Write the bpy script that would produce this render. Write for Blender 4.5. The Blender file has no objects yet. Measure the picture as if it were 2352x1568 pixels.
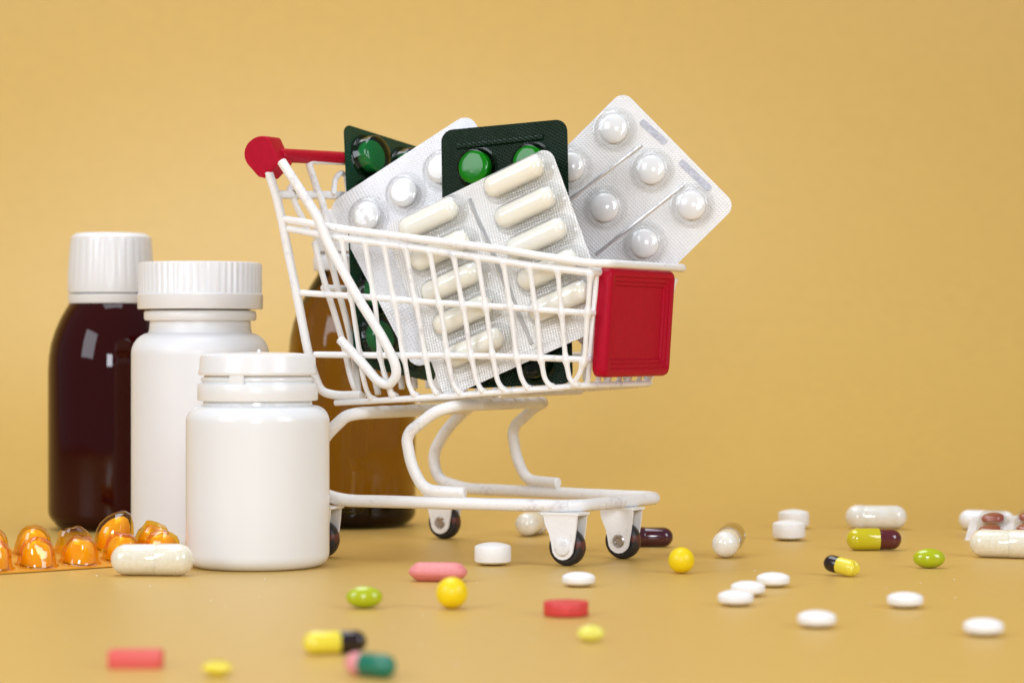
import bpy, math, random
from mathutils import Vector, Matrix, noise

R = math.radians
CM = 0.01                      # every length below is written in centimetres
sc = bpy.context.scene

# ------------------------------------------------------------------ camera
CAM_H = 7.4                    # lens height above the table
F_PX = 85.0 / 36.0 * 2352.0    # focal length in units of a 2352 wide picture
cd = bpy.data.cameras.new("camera")
cam = bpy.data.objects.new("camera", cd)
sc.collection.objects.link(cam)
cam.location = (0, 0, CAM_H * CM)
cam.rotation_euler = (R(90), 0, 0)
cd.lens = 85.0
cd.sensor_width = 36.0
cd.sensor_fit = 'HORIZONTAL'
cd.clip_start = 0.02
cd.clip_end = 20.0
cd.dof.use_dof = True
cd.dof.focus_distance = 0.815
cd.dof.aperture_fstop = 12.5
cd.dof.aperture_blades = 0
sc.camera = cam

# ------------------------------------------------------------------ world, lamps, exposure
w = bpy.data.worlds.new("World")
sc.world = w
w.use_nodes = True
bg = w.node_tree.nodes["Background"]
bg.inputs[0].default_value = (0.94, 0.98, 1.06, 1)
bg.inputs[1].default_value = 0.26

def softbox(name, loc, target, sx, sy, power, col=(0.94, 0.985, 1.07)):
    ld = bpy.data.lights.new(name, 'AREA')
    ld.shape = 'RECTANGLE'
    ld.size, ld.size_y = sx * CM, sy * CM
    ld.energy = power
    ld.color = col
    o = bpy.data.objects.new(name, ld)
    sc.collection.objects.link(o)
    o.location = Vector(loc) * CM
    d = (Vector(target) - Vector(loc))
    o.rotation_euler = d.to_track_quat('-Z', 'Y').to_euler()
    return o

softbox("softbox_left", (-66, 22, 46), (-4, 88, 6), 40, 46, 3.6)
softbox("softbox_right", (64, 24, 44), (4, 90, 6), 34, 42, 3.15)
softbox("softbox_front", (-3, -10, 26), (0, 84, 7), 18, 18, 2.2)
softbox("softbox_top", (-16, 104, 84), (-4, 108, 4), 80, 44, 5.3)

sc.view_settings.view_transform = 'Standard'
sc.view_settings.look = 'None'
sc.view_settings.exposure = 0.0
sc.view_settings.gamma = 1.0
sc.cycles.transparent_max_bounces = 24
sc.cycles.max_bounces = 16
sc.cycles.transmission_bounces = 12
sc.cycles.sample_clamp_indirect = 4.0

# ------------------------------------------------------------------ materials
def new_mat(name):
    m = bpy.data.materials.new(name)
    m.use_nodes = True
    nt = m.node_tree
    return m, nt, nt.nodes["Principled BSDF"]

def N(nt, t, **kw):
    n = nt.nodes.new(t)
    for k, v in kw.items():
        if hasattr(n, k):
            setattr(n, k, v)
        else:
            n.inputs[k].default_value = v
    return n

def plain(name, col, rough=0.35, metal=0.0, coat=0.0, sss=0.0, sss_r=(0.3, 0.2, 0.12), mottling=0.0,
          mscale=300.0, bump=0.0, bscale=900.0, trans=0.0, ior=1.5, spec=0.5):
    m, nt, b = new_mat(name)
    b.inputs["Base Color"].default_value = (*col, 1)
    b.inputs["Roughness"].default_value = rough
    b.inputs["Metallic"].default_value = metal
    b.inputs["Coat Weight"].default_value = coat
    b.inputs["Coat Roughness"].default_value = 0.06
    b.inputs["IOR"].default_value = ior
    b.inputs["Specular IOR Level"].default_value = spec
    if trans:
        b.inputs["Transmission Weight"].default_value = trans
    if sss:
        b.inputs["Subsurface Weight"].default_value = sss
        b.inputs["Subsurface Radius"].default_value = sss_r
        b.inputs["Subsurface Scale"].default_value = 0.006
    L = nt.links
    tc = N(nt, "ShaderNodeTexCoord")
    if mottling:
        nz = N(nt, "ShaderNodeTexNoise", Scale=mscale, Detail=4.0)
        L.new(tc.outputs["Object"], nz.inputs["Vector"])
        mr = N(nt, "ShaderNodeMapRange")
        mr.inputs[1].default_value, mr.inputs[2].default_value = 0.35, 0.7
        mr.inputs[3].default_value, mr.inputs[4].default_value = 1.0, 1.0 - mottling
        L.new(nz.outputs[0], mr.inputs[0])
        mx = N(nt, "ShaderNodeMix", data_type='RGBA', blend_type='MULTIPLY')
        mx.inputs[0].default_value = 1.0
        mx.inputs[6].default_value = (*col, 1)
        L.new(mr.outputs[0], mx.inputs[7])
        L.new(mx.outputs[2], b.inputs["Base Color"])
    if bump:
        nz = N(nt, "ShaderNodeTexNoise", Scale=bscale, Detail=3.0)
        L.new(tc.outputs["Object"], nz.inputs["Vector"])
        bp = N(nt, "ShaderNodeBump", Strength=bump, Distance=0.0004)
        L.new(nz.outputs[0], bp.inputs["Height"])
        L.new(bp.outputs[0], b.inputs["Normal"])
    return m

def painted_wire():
    m, nt, b = new_mat("chipped_white_paint")
    L = nt.links
    tc = N(nt, "ShaderNodeTexCoord")
    n1 = N(nt, "ShaderNodeTexNoise", Scale=520.0, Detail=7.0, Roughness=0.7)
    n2 = N(nt, "ShaderNodeTexNoise", Scale=90.0, Detail=3.0)
    for n in (n1, n2):
        L.new(tc.outputs["Object"], n.inputs["Vector"])
    ad = N(nt, "ShaderNodeMath", operation='ADD')
    L.new(n1.outputs[0], ad.inputs[0]); L.new(n2.outputs[0], ad.inputs[1])
    cr = N(nt, "ShaderNodeValToRGB")
    e = cr.color_ramp.elements
    e[0].position, e[0].color = 0.0, (0.90, 0.89, 0.875, 1)
    e[1].position, e[1].color = 1.0, (0.36, 0.30, 0.33, 1)
    for p, c in ((0.55, (0.90, 0.89, 0.875)), (0.61, (0.78, 0.765, 0.765)), (0.69, (0.60, 0.56, 0.57))):
        x = e.new(p); x.color = (*c, 1)
    mm = N(nt, "ShaderNodeMath", operation='MULTIPLY'); mm.inputs[1].default_value = 0.5
    L.new(ad.outputs[0], mm.inputs[0]); L.new(mm.outputs[0], cr.inputs[0])
    L.new(cr.outputs[0], b.inputs["Base Color"])
    b.inputs["Roughness"].default_value = 0.42
    bp = N(nt, "ShaderNodeBump", Strength=0.35, Distance=0.0006)
    L.new(n1.outputs[0], bp.inputs["Height"]); L.new(bp.outputs[0], b.inputs["Normal"])
    return m

def rubber():
    m, nt, b = new_mat("worn_black_rubber")
    L = nt.links
    tc = N(nt, "ShaderNodeTexCoord")
    n1 = N(nt, "ShaderNodeTexNoise", Scale=260.0, Detail=5.0)
    L.new(tc.outputs["Object"], n1.inputs["Vector"])
    cr = N(nt, "ShaderNodeValToRGB")
    e = cr.color_ramp.elements
    e[0].position, e[0].color = 0.56, (0.018, 0.017, 0.018, 1)
    e[1].position, e[1].color = 0.64, (0.12, 0.03, 0.018, 1)
    L.new(n1.outputs[0], cr.inputs[0]); L.new(cr.outputs[0], b.inputs["Base Color"])
    b.inputs["Roughness"].default_value = 0.42
    bp = N(nt, "ShaderNodeBump", Strength=0.5, Distance=0.0006)
    L.new(n1.outputs[0], bp.inputs["Height"]); L.new(bp.outputs[0], b.inputs["Normal"])
    return m

def embossed(name, col, metal, rough, pitch, depth, rot=0.0, strength=0.8, shape='GRID', spec=0.5):
    """foil with a fine pressed grid: only relief, colour stays even"""
    m, nt, b = new_mat(name)
    L = nt.links
    b.inputs["Base Color"].default_value = (*col, 1)
    b.inputs["Metallic"].default_value = metal
    b.inputs["Roughness"].default_value = rough
    b.inputs["Specular IOR Level"].default_value = spec
    tc = N(nt, "ShaderNodeTexCoord")
    mp = N(nt, "ShaderNodeMapping")
    k = 2 * math.pi / (pitch * CM)
    mp.inputs["Rotation"].default_value = (0, 0, R(rot))
    mp.inputs["Scale"].default_value = (k, k, k)
    L.new(tc.outputs["Object"], mp.inputs[0])
    sp = N(nt, "ShaderNodeSeparateXYZ")
    L.new(mp.outputs[0], sp.inputs[0])
    outs = []
    for ax in (0, 1):
        s = N(nt, "ShaderNodeMath", operation='SINE')
        L.new(sp.outputs[ax], s.inputs[0])
        a = N(nt, "ShaderNodeMath", operation='ABSOLUTE')
        L.new(s.outputs[0], a.inputs[0])
        outs.append(a)
    mu = N(nt, "ShaderNodeMath", operation='MULTIPLY' if shape == 'GRID' else 'MAXIMUM')
    L.new(outs[0].outputs[0], mu.inputs[0]); L.new(outs[1].outputs[0], mu.inputs[1])
    # creases
    nz = N(nt, "ShaderNodeTexNoise", Scale=70.0, Detail=3.0)
    L.new(tc.outputs["Object"], nz.inputs["Vector"])
    b2 = N(nt, "ShaderNodeBump", Strength=0.35, Distance=0.003)
    L.new(nz.outputs[0], b2.inputs["Height"])
    bp = N(nt, "ShaderNodeBump", Strength=strength, Distance=depth * CM)
    L.new(mu.outputs[0], bp.inputs["Height"])
    L.new(b2.outputs[0], bp.inputs["Normal"])
    L.new(bp.outputs[0], b.inputs["Normal"])
    return m

def clear(name, tint, rough=0.05, gloss=1.0, edge=0.72, ior=1.6, lump=0.12):
    """thin moulded plastic film: tinted see-through with a glossy skin"""
    m = bpy.data.materials.new(name)
    m.use_nodes = True
    nt = m.node_tree
    nt.nodes.clear()
    L = nt.links
    out = N(nt, "ShaderNodeOutputMaterial")
    tr = N(nt, "ShaderNodeBsdfTransparent")
    # longer path through the plastic where the wall is seen edge-on
    lw = N(nt, "ShaderNodeLayerWeight", Blend=0.35)
    cm = N(nt, "ShaderNodeMix", data_type='RGBA')
    cm.inputs[6].default_value = (*tint, 1)
    cm.inputs[7].default_value = (*[c ** 1.5 * edge for c in tint], 1)
    L.new(lw.outputs["Facing"], cm.inputs[0]); L.new(cm.outputs[2], tr.inputs[0])
    gl = N(nt, "ShaderNodeBsdfGlossy", Roughness=rough)
    gl.inputs[0].default_value = (gloss, gloss, gloss, 1)
    fr = N(nt, "ShaderNodeFresnel", IOR=1.55)
    ge = N(nt, "ShaderNodeNewGeometry")          # thin film: same reflectance from either face
    ir = N(nt, "ShaderNodeMapRange")
    ir.inputs[3].default_value, ir.inputs[4].default_value = ior, 1.0 / ior
    L.new(ge.outputs["Backfacing"], ir.inputs[0]); L.new(ir.outputs[0], fr.inputs["IOR"])
    mx = N(nt, "ShaderNodeMixShader")
    tc = N(nt, "ShaderNodeTexCoord")
    nz = N(nt, "ShaderNodeTexNoise", Scale=140.0, Detail=2.0)
    L.new(tc.outputs["Object"], nz.inputs["Vector"])
    bp = N(nt, "ShaderNodeBump", Strength=lump, Distance=0.0012)
    L.new(nz.outputs[0], bp.inputs["Height"])
    L.new(bp.outputs[0], gl.inputs["Normal"]); L.new(bp.outputs[0], fr.inputs["Normal"])
    L.new(fr.outputs[0], mx.inputs[0]); L.new(tr.outputs[0], mx.inputs[1]); L.new(gl.outputs[0], mx.inputs[2])
    L.new(mx.outputs[0], out.inputs[0])
    return m

def powder(name, col, col2, scale=900.0, rough=0.12):
    m, nt, b = new_mat(name)
    L = nt.links
    tc = N(nt, "ShaderNodeTexCoord")
    nz = N(nt, "ShaderNodeTexNoise", Scale=scale, Detail=5.0)
    L.new(tc.outputs["Object"], nz.inputs["Vector"])
    cr = N(nt, "ShaderNodeValToRGB")
    e = cr.color_ramp.elements
    e[0].position, e[0].color = 0.35, (*col2, 1)
    e[1].position, e[1].color = 0.6, (*col, 1)
    L.new(nz.outputs[0], cr.inputs[0]); L.new(cr.outputs[0], b.inputs["Base Color"])
    b.inputs["Roughness"].default_value = rough
    b.inputs["Coat Weight"].default_value = 0.6
    b.inputs["Coat Roughness"].default_value = 0.04
    b.inputs["Subsurface Weight"].default_value = 0.25
    b.inputs["Subsurface Radius"].default_value = (0.4, 0.3, 0.2)
    b.inputs["Subsurface Scale"].default_value = 0.005
    return m

M = {}
M['paper'] = plain("mustard_paper", (0.625, 0.398, 0.102), rough=0.42, spec=0.4, mottling=0.035, mscale=160, bump=0.06, bscale=1500)
M['paint'] = painted_wire()
M['rubber'] = rubber()
M['red'] = plain("red_plastic", (0.47, 0.0015, 0.022), rough=0.45, spec=0.16, mottling=0.10, mscale=500, bump=0.08, bscale=2500)
M['steel'] = plain("dull_steel", (0.45, 0.40, 0.36), rough=0.3, metal=0.9)
M['white_pl'] = plain("white_polyethylene", (0.84, 0.85, 0.855), rough=0.18, sss=0.2, sss_r=(0.5, 0.42, 0.36), bump=0.03, bscale=260)
M['cap_pl'] = plain("white_cap_plastic", (0.85, 0.85, 0.85), rough=0.24, sss=0.2, bump=0.04, bscale=700)
M['brown_glass'] = plain("dark_brown_glass", (0.030, 0.0012, 0.0010), rough=0.035, coat=0.0, spec=0.3, bump=0.05, bscale=60)
M['amber_glass'] = plain("amber_glass", (0.25, 0.135, 0.002), rough=0.03, trans=1.0, ior=1.4)
M['label_paper'] = plain("label_paper", (0.78, 0.77, 0.75), rough=0.6)
M['red_ink'] = plain("red_ink", (0.6, 0.02, 0.04), rough=0.6)
M['foil'] = embossed("embossed_silver_foil", (0.86, 0.85, 0.835), 0.15, 0.34, 0.2, 0.02, strength=0.8)
M['foil_fine'] = embossed("fine_embossed_foil", (0.86, 0.86, 0.87), 0.35, 0.38, 0.24, 0.02, strength=0.7)
M['foil_diamond'] = embossed("diamond_embossed_foil", (0.86, 0.855, 0.835), 0.25, 0.28, 0.19, 0.022, rot=8, strength=0.75)
M['green_film'] = embossed("dark_green_blister_film", (0.002, 0.016, 0.006), 0.0, 0.26, 0.2, 0.02, rot=30, strength=0.8, spec=0.22)
M['green_film_bright'] = embossed("deep_green_blister_sheet", (0.004, 0.042, 0.018), 0.0, 0.22, 0.2, 0.02, rot=60, strength=0.7, spec=0.4)
M['rib'] = plain("pressed_foil_rib", (0.66, 0.655, 0.65), rough=0.25, metal=0.5, bump=0.3, bscale=500)
M['foil_edge'] = plain("foil_print_grey", (0.55, 0.55, 0.60), rough=0.45, metal=0.3, mottling=0.35, mscale=900)
M['clear'] = clear("clear_blister_film", (0.97, 0.97, 0.965), ior=1.52, rough=0.06, edge=0.86)
M['green_clear'] = clear("green_blister_film", (0.07, 0.48, 0.06), ior=1.4, rough=0.12)
M['green_clear_deep'] = clear("deep_green_blister_film", (0.07, 0.44, 0.19), ior=1.5, rough=0.1)
M['orange_clear'] = clear("orange_blister_film", (1.0, 0.80, 0.20), rough=0.03, edge=0.9)
M['orange_card'] = embossed("orange_blister_card", (0.76, 0.36, 0.03), 0.15, 0.35, 0.12, 0.02, strength=0.6)
M['orange_gel'] = plain("orange_softgel", (0.98, 0.60, 0.02), rough=0.12, coat=0.6, sss=0.5, sss_r=(0.6, 0.25, 0.05))
M['tablet'] = plain("white_tablet", (0.89, 0.88, 0.86), rough=0.42, sss=0.15, bump=0.05, bscale=1800)
M['tablet_gloss'] = plain("coated_white_tablet", (0.92, 0.915, 0.90), rough=0.24, coat=0.6, sss=0.2)
M['cream_gel'] = plain("cream_capsule_shell", (0.90, 0.875, 0.775), rough=0.12, coat=0.7, sss=0.3, sss_r=(0.5, 0.4, 0.2))
M['cream_powder'] = powder("cream_powder_capsule", (0.84, 0.80, 0.67), (0.78, 0.72, 0.54))
M['pearl_powder'] = powder("pearly_powder_capsule", (0.89, 0.865, 0.79), (0.83, 0.79, 0.68), scale=300)
M['clear_shell'] = clear("clear_gelatin", (0.93, 0.90, 0.80), rough=0.04)
M['yellow'] = plain("yellow_sugar_coat", (0.90, 0.66, 0.001), rough=0.38, bump=0.05, bscale=900)
M['lemon'] = plain("lemon_shell", (0.82, 0.68, 0.05), rough=0.22, coat=0.3)
M['pale_lemon'] = plain("pale_lemon_coat", (0.80, 0.74, 0.12), rough=0.3)
M['lime'] = plain("lime_sugar_coat", (0.43, 0.50, 0.004), rough=0.16, coat=0.6)
M['olive_yellow'] = plain("olive_yellow_gel", (0.58, 0.50, 0.008), rough=0.12, coat=0.6)
M['black_gel'] = plain("black_brown_gel", (0.016, 0.007, 0.007), rough=0.2, coat=0.3)
M['maroon'] = plain("maroon_gel", (0.055, 0.004, 0.014), rough=0.16, coat=0.7)
M['maroon_brown'] = plain("maroon_brown_gel", (0.10, 0.010, 0.014), rough=0.14, coat=0.7)
M['pink'] = plain("pink_film_coat", (0.80, 0.26, 0.25), rough=0.5, mottling=0.08, mscale=700)
M['pink_gel'] = plain("pink_gel", (0.80, 0.30, 0.32), rough=0.25)
M['coral'] = plain("coral_red_tablet", (0.70, 0.055, 0.05), rough=0.5, mottling=0.12, mscale=900)
M['coral_pale'] = plain("pale_coral_tablet", (0.74, 0.115, 0.10), rough=0.5)
M['teal'] = plain("teal_gel", (0.004, 0.17, 0.10), rough=0.25, coat=0.3)
M['brown_tab'] = plain("red_brown_tablet", (0.33, 0.07, 0.035), rough=0.45)

# ------------------------------------------------------------------ helpers
def link(o, parent=None):
    sc.collection.objects.link(o)
    if parent is not None:
        o.parent = parent
    return o

def tag(o, label, cat, group=None):
    o["label"] = label
    o["category"] = cat
    if group:
        o["group"] = group
    return o

def empty(name, loc, rotz=0.0, matrix=None):
    o = bpy.data.objects.new(name, None)
    o.empty_display_size = 0.005
    link(o)
    if matrix is not None:
        o.matrix_world = matrix
    else:
        o.location = Vector(loc) * CM
        o.rotation_euler = (0, 0, rotz)
    return o

def build(name, geo, mat, parent=None, sharp=35, loc=None, smooth=True):
    verts, faces = geo
    me = bpy.data.meshes.new(name)
    me.from_pydata([tuple(c * CM for c in v) for v in verts], [], faces)
    me.validate()
    me.update()
    if smooth:
        for p in me.polygons:
            p.use_smooth = True
        me.set_sharp_from_angle(angle=R(sharp))
    mats = mat if isinstance(mat, (list, tuple)) else [mat]
    for mt in mats:
        me.materials.append(mt)
    o = bpy.data.objects.new(name, me)
    link(o, parent)
    if loc is not None:
        o.location = Vector(loc) * CM
    return o

def merge(*geos):
    V, Fc = [], []
    for v, f in geos:
        k = len(V)
        V += list(v)
        Fc += [[i + k for i in q] for q in f]
    return V, Fc

def xf(geo, fn):
    return [fn(v) for v in geo[0]], geo[1]

def shift(geo, d):
    return xf(geo, lambda v: (v[0] + d[0], v[1] + d[1], v[2] + d[2]))

def lathe(profile, n=48, rib=None):
    """profile of (r, z), bottom to top, axis +z; rib = (z0, z1, depth, count)"""
    V, Fc = [], []
    rings = []
    for r, z in profile:
        if r < 1e-6:
            rings.append([len(V)])
            V.append((0, 0, z))
        else:
            ids = []
            for i in range(n):
                a = 2 * math.pi * i / n
                rr = r
                if rib and rib[0] <= z <= rib[1]:
                    ph = (i * rib[3] / n) % 1.0
                    rr = r - (rib[2] if ph < 0.3 else 0.0)
                ids.append(len(V))
                V.append((rr * math.cos(a), rr * math.sin(a), z))
            rings.append(ids)
    for A, B in zip(rings[:-1], rings[1:]):
        if len(A) == 1 and len(B) == 1:
            continue
        for i in range(n):
            j = (i + 1) % n
            if len(A) == 1:
                Fc.append([A[0], B[j], B[i]])
            elif len(B) == 1:
                Fc.append([A[i], A[j], B[0]])
            else:
                Fc.append([A[i], A[j], B[j], B[i]])
    return V, Fc

def arc(cx, cz, r, a0, a1, n):
    return [(cx + r * math.cos(R(a0 + (a1 - a0) * i / n)), cz + r * math.sin(R(a0 + (a1 - a0) * i / n))) for i in range(n + 1)]

def to_x(geo):      # axis z -> axis x
    return xf(geo, lambda v: (v[2], v[0], v[1]))

def to_y(geo):      # axis z -> axis y
    return xf(geo, lambda v: (v[1], v[2], v[0]))

def fillet(pts, rad, n=5, closed=False):
    pts = [Vector(p) for p in pts]
    out = []
    L = len(pts)
    for i, p in enumerate(pts):
        if not closed and i in (0, L - 1):
            out.append(p); continue
        a, b = pts[i - 1], pts[(i + 1) % L]
        da, db = a - p, b - p
        rr = min(rad, da.length * 0.45, db.length * 0.45)
        s, e = p + da.normalized() * rr, p + db.normalized() * rr
        for k in range(n + 1):
            t = k / n
            out.append(s * (1 - t) ** 2 + p * 2 * t * (1 - t) + e * t * t)
    return out

def subdiv(pts, step, closed=False):
    out = []
    L = len(pts)
    for i in range(L if closed else L - 1):
        a, b = pts[i], pts[(i + 1) % L]
        k = max(1, int((b - a).length / step))
        for j in range(k):
            out.append(a.lerp(b, j / k))
    if not closed:
        out.append(pts[-1])
    return out

_seed = [0]
def tube(pts, r, rad=0.4, seg=10, closed=False, wob=0.06, roundcap=True, beads=()):
    """painted wire: swept circle with softly uneven thickness"""
    _seed[0] += 7.31
    P = fillet(pts, rad, 5, closed)
    P = subdiv(P, 0.1 if beads else max(0.35, r * 1.6), closed)
    Q = [P[0]]
    for p in P[1:]:
        if (p - Q[-1]).length > 1e-4:
            Q.append(p)
    if closed and (Q[0] - Q[-1]).length < 1e-4:
        Q.pop()
    P = Q
    n = len(P)
    T = []
    for i in range(n):
        if closed:
            t = P[(i + 1) % n] - P[i - 1]
        else:
            t = P[min(i + 1, n - 1)] - P[max(i - 1, 0)]
        T.append(t.normalized())
    up = Vector((0.13, 0.21, 0.97))
    if abs(T[0].dot(up)) > 0.9:
        up = Vector((1, 0.1, 0.05))
    nrm = (up - T[0] * up.dot(T[0])).normalized()
    V, Fc, rings = [], [], []
    def ring(c, nn, t, rr):
        bn = t.cross(nn)
        ids = []
        for k in range(seg):
            a = 2 * math.pi * k / seg
            ids.append(len(V))
            V.append(tuple(c + (nn * math.cos(a) + bn * math.sin(a)) * rr))
        return ids
    for i in range(n):
        nrm = (nrm - T[i] * nrm.dot(T[i])).normalized()
        rr = r * (1 + wob * noise.noise(P[i] * 1.3 + Vector((_seed[0], 0, 0))))
        for bd in beads:
            rr += 0.055 * math.exp(-((P[i] - bd).length / 0.14) ** 2)
        if not closed and roundcap and i == 0:
            rings.append(ring(P[0] - T[0] * r * 0.22, nrm, T[0], rr * 0.72))
        rings.append(ring(P[i], nrm, T[i], rr))
        if not closed and roundcap and i == n - 1:
            rings.append(ring(P[i] + T[i] * r * 0.22, nrm, T[i], rr * 0.72))
    for A, B in zip(rings[:-1], rings[1:]):
        for k in range(seg):
            j = (k + 1) % seg
            Fc.append([A[k], A[j], B[j], B[k]])
    if closed:
        A, B = rings[-1], rings[0]
        # best twist match
        best = min(range(seg), key=lambda s: (Vector(V[A[0]]) - Vector(V[B[s]])).length)
        for k in range(seg):
            j = (k + 1) % seg
            Fc.append([A[k], A[j], B[(j + best) % seg], B[(k + best) % seg]])
    else:
        Fc.append(list(reversed(rings[0])))
        Fc.append(rings[-1])
    return V, Fc

def rrect(w, h, r, k=5):
    """rounded rectangle outline centred on 0, counter-clockwise"""
    pts = []
    for cx, cy, a0 in ((w / 2 - r, h / 2 - r, 0), (-w / 2 + r, h / 2 - r, 90), (-w / 2 + r, -h / 2 + r, 180), (w / 2 - r, -h / 2 + r, 270)):
        for i in range(k + 1):
            a = R(a0 + 90 * i / k)
            pts.append((cx + r * math.cos(a), cy + r * math.sin(a)))
    return pts

def loft(rings, cap0=True, cap1=True):
    V, Fc = [], []
    n = len(rings[0])
    for rg in rings:
        V += list(rg)
    for i in range(len(rings) - 1):
        for k in range(n):
            j = (k + 1) % n
            Fc.append([i * n + k, i * n + j, (i + 1) * n + j, (i + 1) * n + k])
    if cap0:
        Fc.append(list(reversed(range(n))))
    if cap1:
        Fc.append([(len(rings) - 1) * n + k for k in range(n)])
    return V, Fc

def extrude(outline, z0, z1, bevel=0.0):
    def off(o, d):
        return [(x * (1 - d), y * (1 - d)) for x, y in o]
    rings = []
    if bevel:
        sx = max(abs(x) for x, y in outline)
        rings.append([(x, y, z0) for x, y in off(outline, bevel / sx)])
        rings.append([(x, y, z0 + bevel) for x, y in outline])
        rings.append([(x, y, z1 - bevel) for x, y in outline])
        rings.append([(x, y, z1) for x, y in off(outline, bevel / sx)])
    else:
        rings = [[(x, y, z0) for x, y in outline], [(x, y, z1) for x, y in outline]]
    return loft(rings)

# a point of the place seen along a picture direction, at depth Y
def at(px, py, Y):
    return Vector(((px - 1176.0) / F_PX * Y, Y, CAM_H - (py - 784.0) / F_PX * Y))

def ground(px, py):
    return at(px, py, F_PX * CAM_H / (py - 784.0))

# ------------------------------------------------------------------ the paper sweep
def sweep():
    prof = [(-25.0, 0.0)]
    y = -20.0
    while y < 98:
        prof.append((y, 0.0)); y += 6
    for i in range(25):
        a = R(-90 + 90 * i / 24)
        prof.append((100 + 30 * math.cos(a), 30 + 30 * math.sin(a)))
    for z in (50, 70, 90, 110):
        prof.append((130, z))
    V, Fc = [], []
    xs = [-130 + 10 * i for i in range(27)]
    for (yy, zz) in prof:
        for x in xs:
            V.append((x, yy, zz))
    n = len(xs)
    for i in range(len(prof) - 1):
        for k in range(n - 1):
            Fc.append([i * n + k, i * n + k + 1, (i + 1) * n + k + 1, (i + 1) * n + k])
    o = build("paper_backdrop", (V, Fc), M['paper'])
    o["kind"] = "structure"
    return o
sweep()

# ------------------------------------------------------------------ the shopping cart
YAW = R(30)
FX, FY = math.cos(YAW), -math.sin(YAW)
LX, LY = math.sin(YAW), math.cos(YAW)
U0, V0 = -47.0, 72.7

def to_cart(p):
    return Vector((p.x * FX + p.y * FY - U0, p.x * LX + p.y * LY - V0, p.z))

def from_cart(u, v, z):
    uu, vv = u + U0, v + V0
    return Vector((uu * FX + vv * LX, uu * FY + vv * LY, z))

def hit(px, py, g, lo=70.0, hi=105.0):
    """where the picture direction meets the surface g(u, v, z) = 0 of the cart"""
    def f(Y):
        c = to_cart(at(px, py, Y))
        return g(c.x, c.y, c.z)
    a, b = lo, hi
    fa = f(a)
    for _ in range(60):
        m = 0.5 * (a + b)
        fm = f(m)
        if (fa < 0) == (fm < 0):
            a, fa = m, fm
        else:
            b = m
    return to_cart(at(px, py, 0.5 * (a + b)))

def half(u, z):
    return 3.75 - 0.13 * u + 0.75 * (z - 5.5) / 5.5

def wall(off=0.0):
    return lambda u, v, z: v + half(u, z) + off

def near(pts, off=0.0):
    return [hit(x, y, wall(off)) for x, y in pts]

def mirror(pts):
    return [Vector((p.x, -p.y, p.z)) for p in pts]

cart = empty("shopping_cart", from_cart(0, 0, 0), -YAW)
tag(cart, "miniature white wire shopping cart with red handle and red front plate, filled with blister packs", "shopping cart")

P = M['paint']
# basket: rim with top rails and corner posts, every other wire its own piece
top_rail_px = [(654, 504), (785, 526), (946, 547), (1145, 572), (1205, 582), (1327, 601), (1368, 605)]
sec_rail_px = [(662, 525), (767, 544.5), (946, 569), (1145, 598), (1205, 608.5), (1345, 625)]
top_near = near(top_rail_px)
fc = top_near[-1]
front_u = fc.x + 0.3
front_half = -fc.y
top_loop = top_near + [Vector((front_u + 0.05, -front_half + 0.3, fc.z)), Vector((front_u + 0.05, front_half - 0.3, fc.z))] + list(reversed(mirror(top_near)))
basket = build("basket", tube(top_loop, 0.135, rad=0.5, seg=12), P, cart)

def both(name, pts, r, parent, rad=0.4, seg=10, mat=None, beads=()):
    o = build(name, tube(pts, r, rad=rad, seg=seg, beads=beads), mat or P, parent)
    o2 = build(name, tube(mirror(pts), r, rad=rad, seg=seg, beads=mirror(beads)), mat or P, parent)
    return o, o2

sec = near(sec_rail_px)
def ring_rail(pts, pull):
    e = pts[-1]
    return pts + [Vector((e.x + 0.12, e.y + 0.05, e.z)), Vector((e.x + 0.15, e.y + 0.5, e.z)), Vector((e.x + 0.15, -e.y - 0.5, e.z)), Vector((e.x + 0.12, -e.y - 0.05, e.z))] + list(reversed(mirror(pts)))
build("side_rail", tube(ring_rail(sec, 0), 0.125, rad=0.3), P, basket)
mid1 = near([(692, 672.5), (843, 682), (989, 694.5), (1146, 704), (1229, 711), (1338, 718)])
mid2 = near([(722, 814), (892, 816), (1034, 816.5), (1146, 818), (1229, 821), (1332, 825)])
build("side_rail", tube(ring_rail(mid1, 0), 0.11, rad=0.3), P, basket)
build("side_rail", tube(ring_rail(mid2, 0), 0.11, rad=0.3), P, basket)
bot = near([(770, 925), (909, 918), (1055, 908), (1156, 899.5), (1266, 892), (1322, 886)])
e = bot[-1]
bot_loop = bot + [Vector((e.x + 0.3, e.y + 0.5, e.z + 0.02)), Vector((e.x + 0.3, -e.y - 0.5, e.z + 0.02))] + list(reversed(mirror(bot)))
build("bottom_rail", tube(bot_loop, 0.105, rad=0.4), P, basket)

post = near([(617, 396), (634, 447), (646, 498), (657, 555), (679, 662), (706, 802), (722, 863), (738, 900)])
pe = post[-1]
post_pts = post + [Vector((pe.x + 0.55, pe.y + 0.15, pe.z - 0.12)), Vector((pe.x + 1.4, pe.y + 0.35, pe.z - 0.1))]
both("corner_post", post_pts, 0.155, basket, rad=0.5, seg=12)

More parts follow.
